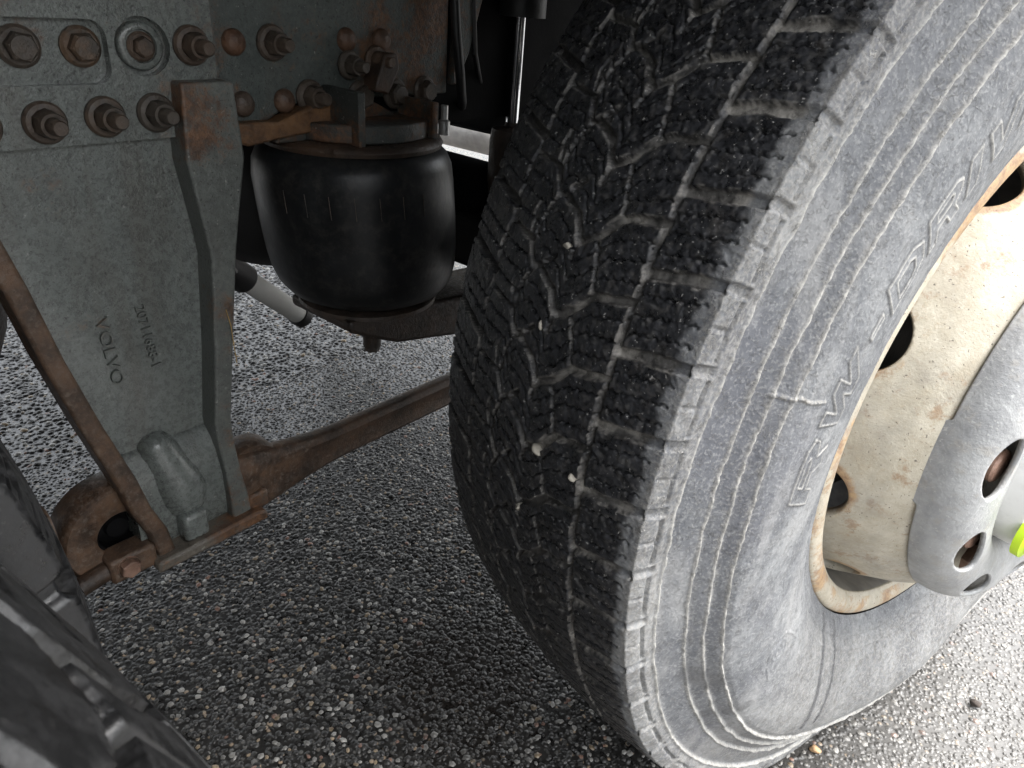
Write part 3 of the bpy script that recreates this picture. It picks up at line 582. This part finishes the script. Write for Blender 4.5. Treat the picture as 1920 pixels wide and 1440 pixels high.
# ---- chassis rail with its plates and fasteners
fr = MB(); fr.box((-.622, -3.2, .655), (-.612, .95, .93)); fr.box((-.70, -3.2, .647), (-.612, .95, .655)); fr.box((-.70, -3.2, .93), (-.612, .95, .938))
rail = fr.build('frame_rail', mVOID, truck, 'black rusting chassis side rail', bevel=.002)
arc = lambda cy, cz, r, a0, a1, n=8: [(cy + r * math.cos(math.radians(a0 + (a1 - a0) * i / n)), cz + r * math.sin(math.radians(a0 + (a1 - a0) * i / n))) for i in range(n + 1)]
gp_ = [(-.462, .93), (-.461, .74)] + arc(-.420, .706, .041, 180, 262, 8) + [(-.400, .671), (-.375, .684), (-.345, .688), (-.12, .688), (-.12, .93)]
MB().prism(gp_, -.6118, -.601).build('gusset_plate', mPLATE, rail, bevel=.004, seg=3)
MB().prism([(-.44, .647), (-.455, .655), (-.455, .672), (-.42, .672), (-.40, .670), (-.36, .684), (-.325, .692), (-.315, .660), (-.40, .652)], -.6119, -.585).build('rusty_flange', mORUST, rail, bevel=.003)

def fastener_mesh(kind):
    b = MB()
    if kind == 'flange_nut':
        b.lathe([(.0001, 0), (.0185, 0), (.0185, .003), (.0165, .0055), (.0125, .0065)], (0, 0, 0), (1, 0, 0), 28); b.hexa((.005, 0, 0), (1, 0, 0), .0132, .014); b.lathe([(.0115, .018), (.0105, .0215), (.0078, .0215)], (0, 0, 0), (1, 0, 0), 20); b.lathe([(.0072, .015), (.0072, .034), (.0058, .036), (.0001, .036)], (0, 0, 0), (1, 0, 0), 16)
    elif kind == 'bolt_head':
        b.lathe([(.0001, 0), (.0185, 0), (.0185, .003), (.0155, .0055), (.0001, .0055)], (0, 0, 0), (1, 0, 0), 28); b.hexa((.004, 0, 0), (1, 0, 0), .0135, .011); b.lathe([(.0108, .0148), (.010, .0158), (.0001, .0158)], (0, 0, 0), (1, 0, 0), 24)
    else:
        b.lathe([(.0135, -.001), (.0133, .002), (.0115, .0055), (.008, .0085), (.004, .0098), (.0001, .0102)], (0, 0, 0), (1, 0, 0), 24)
    return b.mesh(kind)
FM = {k: fastener_mesh(k) for k in ('flange_nut', 'bolt_head', 'rivet')}
FM['flange_nut'].materials.append(mFAST); FM['bolt_head'].materials.append(mFAST); FM['rivet'].materials.append(mRIV)
def fasten(kind, y, z, x, parent, s=1.):
    o = bpy.data.objects.new(kind, FM[kind]); C.objects.link(o); o.parent = parent; o.location = (x, y, z); o.rotation_euler = (random.uniform(0, 1), 0, 0); o.scale = (s, s, s); return o
for y, z in ((-.437, .750), (-.433, .689), (-.381, .690), (-.291, .754), (-.238, .754)): fasten('rivet', y, z, -.601, rail)
for y, z in ((-.392, .750), (-.347, .694)): fasten('flange_nut', y, z, -.601, rail)
for y, z in ((-.273, .691), (-.217, .692), (-.165, .694)): fasten('bolt_head', y, z, -.601, rail)

# ---- suspension bracket (cast V bracket with two rods)
br = MB()
br.prism([(-1.00, .662), (-.447, .660), (-.463, .74), (-.463, .93), (-1.00, .93)], -.6117, -.604)
bracket = br.build('suspension_bracket', mBRK, truck, 'grey cast V-shaped bracket with rusty edges and raised lettering', bevel=.002)
arc4 = lambda y0, y1, z0, z1, r: [arc(y1 - r, z1 - r, r, 0, 90, 6), arc(y0 + r, z1 - r, r, 90, 180, 6), arc(y0 + r, z0 + r, r, 180, 270, 6), arc(y1 - r, z0 + r, r, 270, 360, 6)]
def holed_plate(name, rect, hole, x0, x1):                           # flat plate with one rounded pocket through it
    y0, y1, z0, z1 = rect; cs = [(y1, z1), (y0, z1), (y0, z0), (y1, z0)]; h_ = arc4(*hole); inner = [p for a in h_ for p in a]; outer = [c for c in cs for _ in range(7)]
    n = 28; vs = [(x, y, z) for x in (x0, x1) for P_ in (outer, inner) for y, z in P_]; f = []
    for i in range(n):
        j = (i + 1) % n; f += [(2 * n + i, 3 * n + i, 3 * n + j, 2 * n + j), (i, 2 * n + i, 2 * n + j, j), (n + i, n + j, 3 * n + j, 3 * n + i)]
    b = MB(); b.add(vs, f); return b.build(name, mBRK, bracket)
holed_plate('upper_flange', (-1.00, -.561, .6625, .93), (-.676, -.567, .714, .768, .014), -.6040, -.593)
holed_plate('upper_flange', (-.561, -.4635, .6625, .93), (-.561, -.509, .720, .772, .0258), -.6040, -.593)
lb = MB(); lb.prism([(-.735, .664), (-.722, .64), (-.703, .546), (-.688, .465), (-.669, .38), (-.648, .30), (-.64, .26), (-.50, .26), (-.497, .32), (-.485, .42), (-.468, .55), (-.455, .62), (-.449, .664)], -.6116, -.6035)
lb.build('web_face', mBRK, bracket)
def strip(outer, wdt, x0, x1):                                      # bar following a polyline (y, z), offset to +y by wdt
    n = len(outer); inn = [(y + w_, z) for (y, z), w_ in zip(outer, wdt)]; return MB().prism(outer + inn[::-1], x0, x1)
lo = [(-.745, .664), (-.722, .60), (-.7035, .546), (-.6885, .465), (-.6695, .38), (-.6485, .30), (-.6395, .255), (-.626, .215), (-.618, .172)]
strip(lo, [.030, .026, .020, .020, .021, .022, .022, .022, .020], -.6117, -.572).build('rib', mRUST, bracket, 'rusty left edge rib', bevel=.004, seg=3)
ro = [(-.5135, .716), (-.5175, .640), (-.507, .560), (-.505, .535), (-.516, .42), (-.5275, .33), (-.527, .300), (-.522, .25), (-.5205, .172)]
strip(ro, [.056, .065, .037, .030, .023, .021, .021, .020, .030], -.6117, -.573).build('rib', mBRK2, bracket, 'grey right edge rib flaking to rust', bevel=.003, seg=3)
# bright rust flakes along the outer corner of the right rib
bo = MB()
prof_ = [(-.6034, .320), (-.598, .314), (-.590, .305), (-.5855, .290), (-.5845, .26), (-.585, .215), (-.5875, .190), (-.593, .177), (-.602, .1725), (-.640, .1725), (-.640, .320)]
n_p = len(prof_); bo.add([(x, -.632, z) for x, z in prof_] + [(x, -.502, z) for x, z in prof_], [tuple(range(n_p)), tuple(range(n_p, 2 * n_p))[::-1]] + [(i, n_p + i, n_p + (i + 1) % n_p, (i + 1) % n_p) for i in range(n_p)])
bo.build('pin_housing', mBRK, bracket, angle=50)
bl = MB(); pts = [(-.602, -.590, .318), (-.602, -.586, .300), (-.600, -.577, .268), (-.599, -.571, .245), (-.600, -.570, .230)]
bl.tube(pts, [.021, .025, .030, .031, .028], 26); bl.ell(pts[0], .021, .0205, .016); bl.ell(pts[-1], .028, .028, .020)
bl.build('pin_boss', mBRK, bracket, angle=60)
MB().box((-.595, -.588, .187), (-.5635, -.557, .226)).build('locking_tab', mBRK, bracket, bevel=.006, seg=3)
MB().prism([(-.628, .166), (-.628, .182), (-.49, .186), (-.478, .180), (-.478, .168)], -.64, -.560).build('lower_lip', mLIP, bracket, bevel=.004)
# recessed pocket with two bolts, drawn as a raised moulding
def rrect(y0, y1, z0, z1, r): return arc(y1 - r, z1 - r, r, 0, 90, 6) + arc(y0 + r, z1 - r, r, 90, 180, 6) + arc(y0 + r, z0 + r, r, 180, 270, 6) + arc(y1 - r, z0 + r, r, 270, 360, 6)
def ringprism(outer, inner, x0, x1):
    n = len(outer); b = MB(); vs = [(x, y, z) for x in (x0, x1) for P_ in (outer, inner) for y, z in P_]; f = []
    for i in range(n):
        j = (i + 1) % n; f += [(i, j, n + j, n + i), (2 * n + i, 3 * n + i, 3 * n + j, 2 * n + j), (i, 2 * n + i, 2 * n + j, j), (n + i, n + j, 3 * n + j, 3 * n + i)]
    return b.add(vs, f)
b_ = MB(); b_.lathe([(.0215, -.001), (.0215, .006), (.0195, .008), (.0150, .008), (.014, .004), (.0001, .004)], (-.604, -.535, .746), (1, 0, 0), 36); b_.build('round_boss', mBRK, bracket, angle=50)
for y in (-.637, -.587): fasten('bolt_head', y, .745, -.604, bracket, .95)
fasten('bolt_head', -.534, .7455, -.601, bracket, .72); fasten('flange_nut', -.488, .7475, -.593, bracket)
for y, z in ((-.633, .684), (-.581, .686), (-.533, .687), (-.685, .684)): fasten('flange_nut', y, z, -.593, bracket)
for y in (-.705, -.755): fasten('bolt_head', y, .745, -.593, bracket)
def letters(txt, name, mat, top, bottom, height, x, depth):          # raised text running downwards on the bracket face; top/bottom = (y, z) of its middle line
    cu = bpy.data.curves.new(name, 'FONT'); cu.body = txt; cu.align_x = 'CENTER'; cu.align_y = 'CENTER'; cu.size = 1; cu.extrude = .5; cu.resolution_u = 3
    t_ = bpy.data.objects.new(name, cu); C.objects.link(t_); dg = bpy.context.evaluated_depsgraph_get(); me = bpy.data.meshes.new_from_object(t_.evaluated_get(dg)); bpy.data.objects.remove(t_)
    co = np.array([v.co for v in me.vertices]); lo_, hi_ = co.min(0), co.max(0); L = math.hypot(top[0] - bottom[0], top[1] - bottom[1])
    d = np.array([bottom[0] - top[0], bottom[1] - top[1]]) / L; up = np.array([-d[1], d[0]])      # letters' tops point to +y
    u = (co[:, 0] - (lo_[0] + hi_[0]) / 2) / (hi_[0] - lo_[0]) * L; v = (co[:, 1] - (lo_[1] + hi_[1]) / 2) / (hi_[1] - lo_[1]) * height; mid = (np.array(top) + np.array(bottom)) / 2
    P = mid + u[:, None] * d + v[:, None] * up; xx = x + (co[:, 2] > 0) * depth
    me.vertices.foreach_set('co', np.stack([xx, P[:, 0], P[:, 1]], -1).ravel()); me.update(); return link(name, me, mat, bracket, None, .0006, 1)
letters('VOLVO', 'raised_lettering', mBRK2, (-.6185, .488), (-.6145, .408), .0125, -.6038, .0040)
letters('20711688-1', 'raised_number', mBRK2, (-.578, .4915), (-.5715, .417), .0105, -.6038, .0036)

# ---- rods meeting at the bracket
def rod(name, y0, y1, zc, lab, fl=1):
    rings = []
    for k in range(25):
        q = k / 24; y = y0 + (y1 - y0) * q; e = min(1, q * 3.2); hh = .030 * (1 - e) ** 1.5 + .0260; hw = .006 * (1 - e) + .0165
        ring_ = []
        for i in range(20):
            a = 2 * PI * i / 20; cx_, cz_ = math.cos(a), math.sin(a); rr = (abs(cx_) ** 3.2 + abs(cz_) ** 3.2) ** (-1 / 3.2); g_ = 1 - .30 * (abs(cz_) < .35) * (1 if q > .05 else 0)
            ring_.append((-.598 + hw * rr * cx_ * g_, y, zc + hh * rr * cz_))
        rings.append(ring_)
    o = MB().loft(rings).build(name, mRUST, truck, lab, angle=50); return o
r1 = rod('torque_rod', -.515, .06, .212, 'long rusty forged torque rod running to the axle behind the wheel')
r2 = rod('torque_rod', -.715, -1.25, .238, 'short visible rusty torque rod running behind the twin tyres')
def eye(parent, y, z, r, ri, x0=-.628, x1=-.570):
    e = MB(); e.lathe([(ri, x0), (r * .93, x0), (r, x0 + .006), (r, x1 - .006), (r * .93, x1), (ri + .006, x1), (ri, x1 - .004), (ri, x0)], (0, y, z), (1, 0, 0), 48); e.build('eye', mRUST, parent, angle=40)
    b = MB(); b.lathe([(.0001, x1 - .016), (ri * .45, x1 - .016), (ri * .5, x1 - .022), (ri * .86, x1 - .026), (ri * .9, x1 - .010), (ri + .0005, x1 - .008)], (0, y, z), (1, 0, 0), 36); b.build('bushing', mVOID, parent)
eye(r2, -.647, .222, .066, .028, -.640, -.592); eye(r1, -.476, .222, .047, .022, -.630, -.592)
b_ = MB(); b_.box((-.605, -.676, .172), (-.572, -.622, .205)); b_.build('pin_block', mRUST, r2, bevel=.004)
b_ = MB(); b_.hexa((-.572, -.656, .190), (1, 0, 0), .0115, .010, .6); b_.lathe([(.0001, 0), (.0135, 0), (.013, .003)], (-.573, -.656, .190), (1, 0, 0), 24); b_.build('pin_bolt', mNUT, r2)
b_ = MB(); b_.cyl((-.588, -.706, .180), (-.588, -.674, .186), .012, 12); b_.build('bolt_thread', mDRUST, r2)
MB().box((-.60, -.498, .180), (-.572, -.468, .206)).build('pin_block', mLIP, r1, bevel=.004)

# ---- air spring
sp_ = MB(); AX, AY = -.622, -.268
sp_.lathe([(.104, .636), (.113, .633), (.122, .625), (.128, .612), (.1305, .592), (.131, .550), (.1305, .520), (.1295, .494), (.127, .472), (.121, .452), (.110, .437), (.097, .430), (.086, .434), (.078, .445)], (AX, AY, 0), (0, 0, 1), 96)
sp_.v = [(x, y + max(0, .60 - z) * .11, z) for x, y, z in sp_.v]
spring = sp_.build('air_spring', mBAG, truck, 'glossy black rubber air spring bag hanging under the chassis rail', angle=60)
t_ = MB(); t_.lathe([(.0001, .646), (.107, .646), (.113, .644), (.116, .639), (.114, .634), (.106, .632), (.0001, .632)], (AX, AY, 0), (0, 0, 1), 72); t_.build('bead_plate', mDRUST, spring, 'rusty top plate', angle=50)
t_ = MB(); t_.lathe([(.083, .440), (.083, .425), (.097, .421), (.098, .416), (.090, .412), (.0001, .412)], (AX, AY + .018, 0), (0, 0, 1), 56); t_.build('piston', mSHOCK, spring)
for k in range(7):
    a = math.radians(-78 + 13 * k); MB().tube([(AX + .1311 * math.cos(a), AY + .1311 * math.sin(a) + max(0, .60 - z) * .11, z) for z in (.592, .577, .564)], .0004, 5).build('moulding_line', mSHOCK, spring)
t_ = MB(); t_.cyl((AX, AY, .647), (AX, AY, .668), .098, 48); t_.box((-.601, -.330, .645), (-.532, -.320, .706)); t_.box((-.601, -.212, .645), (-.532, -.203, .69)); t_.prism([(-.40, .646), (-.40, .655), (-.32, .665), (-.32, .70), (-.29, .70), (-.214, .665), (-.214, .646)], -.6008, -.592)
hang = t_.build('spring_hanger', mHANG, truck, 'dark rusty hanger plates above the air spring', bevel=.002)
for y, z in ((-.29, .727), (-.25, .732)): fasten('flange_nut', y, z, -.598, hang, .9)
ear = MB().prism([(-.272, .700), (-.255, .742), (-.235, .742), (-.232, .725), (-.25, .695)], -.601, -.572).build('hanger_lug', mDRUST, hang, bevel=.003)
t_ = MB(); t_.lathe([(.0001, 0), (.008, 0), (.008, .018), (.005, .020), (.005, .038), (.0001, .038)], (-.575, -.150, .640), (0, 0, 1), 14); t_.build('air_fitting', mALU, spring)
MB().tube([(-.588, -.128, .84), (-.578, -.130, .77), (-.575, -.122, .715), (-.60, -.09, .675), (-.66, -.03, .645), (-.74, .05, .63)], .0065, 12).build('air_hose', mBLACK, truck)
MB().tube([(-.596, -.085, .84), (-.594, -.075, .74), (-.62, -.03, .69), (-.68, .04, .66)], .004, 10).build('cable', mBLACK, truck)
b2 = MB(); b2.lathe([(.13, .618), (.140, .60), (.141, .55), (.138, .50), (.128, .455), (.10, .43), (.07, .43)], (-.84, -.235, 0), (0, 0, 1), 64); b2.build('second_bellows', mBLACK, truck, 'second black bellows in the dark behind the air spring', angle=60)  # the second dark bellows, left of and behind the air spring
# carrier beam under the spring, curving back to the axle
def beam(path, hh, x0, x1): return [(y, z - h_) for (y, z), h_ in zip(path, hh)] , [(y, z + h_) for (y, z), h_ in zip(path, hh)]
lo_b, hi_b = beam([(-.335, .410), (-.29, .397), (-.25, .388), (-.18, .378), (-.10, .366), (-.02, .350), (.10, .345)], [.008, .018, .027, .030, .034, .032, .030], 0, 0)
MB().prism(lo_b + hi_b[::-1], -.69, -.555).build('spring_beam', mDRUST, truck, 'dark rusty carrier beam under the air spring', bevel=.006, seg=3)
b_ = MB(); b_.cyl((-.60, -.262, .345), (-.60, -.262, .37), .013, 12); b_.hexa((-.60, -.262, .338), (0, 0, 1), .011, .012); b_.build('beam_bolt', mDRUST, truck)
# axle, cross member, damper
ax = MB(); ax.box((-1.95, -.045, .412), (-.22, .075, .500)); ax.cyl((-.24, .01, .45), (-.10, .003, .49), .085, 24)
axle = ax.build('axle', mDARK, truck, 'dark tag axle beam', bevel=.012, seg=3)
t_ = MB(); t_.lathe([(.0001, 0), (.05, 0), (.066, .012), (.068, .10), (.073, .105), (.073, .118), (.068, .123), (.066, .36), (.05, .38), (.0001, .38)], (-1.0, .03, .503), (1, 0, 0), 40); t_.build('brake_chamber', mVOID, truck, 'black brake chamber above the axle', angle=50)
cm = MB(); cm.box((-1.95, .60, .50), (-.612, .64, .93)); cm.box((-1.95, .55, .50), (-.612, .64, .508)); cm.build('cross_member', mVOID, truck, bevel=.004)
cm = MB(); cm.prism([(-.10, .93), (-.055, .93), (-.058, .82), (-.085, .74), (-.108, .70), (-.118, .70)], -.605, -.594); cm.build('damper_bracket', mPLATE, truck, bevel=.003)
sh = MB(); sh.lathe([(.030, .30), (.034, .32), (.034, .612), (.031, .630), (.012, .634), (.011, .640)], (-.605, .030, 0), (0, 0, 1), 32)
shock = sh.build('shock_absorber', mSHOCK, truck, 'upright shock absorber with shiny piston rod', angle=50)
MB().cyl((-.605, .030, .638), (-.605, .030, .80), .0098, 24).build('piston_rod', mCHROME, shock)
t_ = MB(); t_.lathe([(.0385, .788), (.0385, 1.02), (.030, 1.03), (.0001, 1.03)], (-.605, .030, 0), (0, 0, 1), 32); t_.lathe([(.0385, .788), (.012, .79)], (-.605, .030, 0), (0, 0, 1), 32); t_.build('dust_tube', mBLACK, shock)
# pale pipe with clamp, differential, far rail, rear bar, cargo body
pp = MB(); A_, B_ = Vector((-.88, -.315, .392)), Vector((-.915, -.175, .268)); pp.cyl(A_, B_, .0185, 28); pipe = pp.build('steering_cylinder', mGREYL, truck, 'pale metal steering cylinder slanting behind the air spring', bevel=.003)
d_ = (B_ - A_).normalized(); MB().cyl(A_ - d_ * .03, A_ + d_ * .035, .0245, 24).build('end_gland', mBLACK, pipe, bevel=.004); MB().cyl(B_ - d_ * .004, B_ + d_ * .014, .0215, 24).build('end_cap', mBLACK, pipe)
MB().tube([(-.83, -.40, .47), (-.845, -.36, .445), (-.85, -.345, .425), (-.855, -.33, .40)], .010, 10).build('hose', mBLACK, pipe)
df_ = MB(); df_.ell((-1.03, -.86, .44), .24, .27, .27, 36, 20); df_.cyl((-1.03, -.86, .45), (-1.03, -.62, .47), .10, 32); df_.build('differential', mDRUST, truck, 'dark round differential housing deep under the truck')
da = MB(); da.cyl((-1.95, -1.32, .5), (.1, -1.32, .5), .075, 32); da.build('drive_axle', mDARK, truck)
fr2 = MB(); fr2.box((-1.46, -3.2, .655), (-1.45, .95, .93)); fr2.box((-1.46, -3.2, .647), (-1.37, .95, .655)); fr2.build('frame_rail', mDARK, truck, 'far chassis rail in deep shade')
rb = MB(); rb.loft([[(x, 1.30 + .09 * math.cos(a) * k_, .345 + .085 * math.sin(a) * k_) for a in np.linspace(0, 2 * PI, 20, endpoint=False)] for x, k_ in ((-2.25, .6), (-2.22, .9), (-2.15, 1), (-1.75, 1), (-1.70, .9), (-1.67, .6))]); rb.build('rear_bumper', mGREYP, truck, 'grey rounded end of the rear bumper on the far side', angle=60)
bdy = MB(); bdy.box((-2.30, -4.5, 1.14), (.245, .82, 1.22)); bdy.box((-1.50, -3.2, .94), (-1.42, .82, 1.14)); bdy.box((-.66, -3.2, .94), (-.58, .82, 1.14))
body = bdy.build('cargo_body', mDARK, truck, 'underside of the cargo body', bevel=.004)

mg = MB(); ar = [math.radians(a) for a in np.linspace(48, 170, 28)]; mp = [(-.66 * math.cos(a), .5 + .63 * math.sin(a)) for a in ar]; mi = [(-.652 * math.cos(a), .5 + .622 * math.sin(a)) for a in ar]
mg.prism(mp + mi[::-1], -.26, .20); mg.build('added_mudguard', mBLACK, truck, 'unseen black fender added over the steered wheel for shade')  # out of view; added to darken the tyre top and the chassis behind
# ------------------------------------------------------------------ loose things
def pebble(name, mat, loc, size, label, cat, group=None, rot=(0, 0, 0), seed=0):
    bm = bmesh.new(); bmesh.ops.create_icosphere(bm, subdivisions=3, radius=1); rr = random.Random(seed); ax_ = [Vector((rr.gauss(0, 1), rr.gauss(0, 1), rr.gauss(0, 1))).normalized() for _ in range(9)]
    for v in bm.verts:
        p = v.co.copy(); k = 1.0
        for a in ax_: k = min(k, (.62 + .22 * rr.random() * 0 + .1) / max(.25, p.dot(a))) if p.dot(a) > .72 else k
        v.co = Vector((p.x * size[0], p.y * size[1], p.z * size[2])) * k
    for f in bm.faces: f.smooth = True
    me = bpy.data.meshes.new(name); bm.to_mesh(me); bm.free(); o = link(name, me, mat); o.location = loc; o.rotation_euler = rot; o['label'] = label; o['category'] = cat
    if group: o['group'] = group
    return o
def on_tread(x, deg, lift=.0):                                       # wheel-frame tread position to world
    r = .532 - .012 * min(abs(x - .018) / .12, 1.2) ** 2.5 + lift; t = math.radians(deg); p = Vector((x, -r * math.cos(t), r * math.sin(t))); p.rotate(Euler((0, 0, AL))); return p + Vector((0, 0, .5))
G_ = 'pale stones wedged in the tyre tread'
for x, d, s_, lab in ((.0425, 2.75, (.0080, .005, .0036), 'long pale stone wedged in the tread, largest of the tread stones'), (.082, 2.75, (.0048, .005, .0032), 'small pale stone in the tread just right of the longest one'),
                      (.027, -4.1, (.0036, .004, .0042), 'lowest pale stone, stuck in the tread below the longest one'), (.019, 18.5, (.0042, .004, .0030), 'topmost pale stone stuck in the middle of the tread'),
                      (.019, 12.2, (.0028, .004, .0048), 'pale upright stone in the tread halfway between topmost and longest')):
    t = math.radians(d); pebble('stone', mPEB, on_tread(x, d, -.0022), s_, lab, 'stone', G_, (-t, 0, AL), int(d * 10) + 90)
pebble('dirt_clod', mCLOD, (.26, .075, .007), (.008, .007, .006), 'small dark lump of dirt on the bright asphalt right of the tyre', 'dirt', None, (0, 0, .4), 4)
pebble('stone', mat_plain('orange_stone', (.42, .27, .15), .6, 0, 300, .001, .2), (.117, -.150, .004), (.008, .006, .005), 'orange-brown stone on the asphalt at the foot of the tyre', 'stone', None, (0, 0, .4), 7)
st = MB(); st.tube([(-.571, -.497, .475), (-.570, -.494, .455), (-.5695, -.4935, .43), (-.570, -.492, .405)], .0006, 6); st = st.build('straw', mSTRAW); st['label'] = 'thin yellow straw stuck on the right edge of the grey bracket'; st['category'] = 'straw'
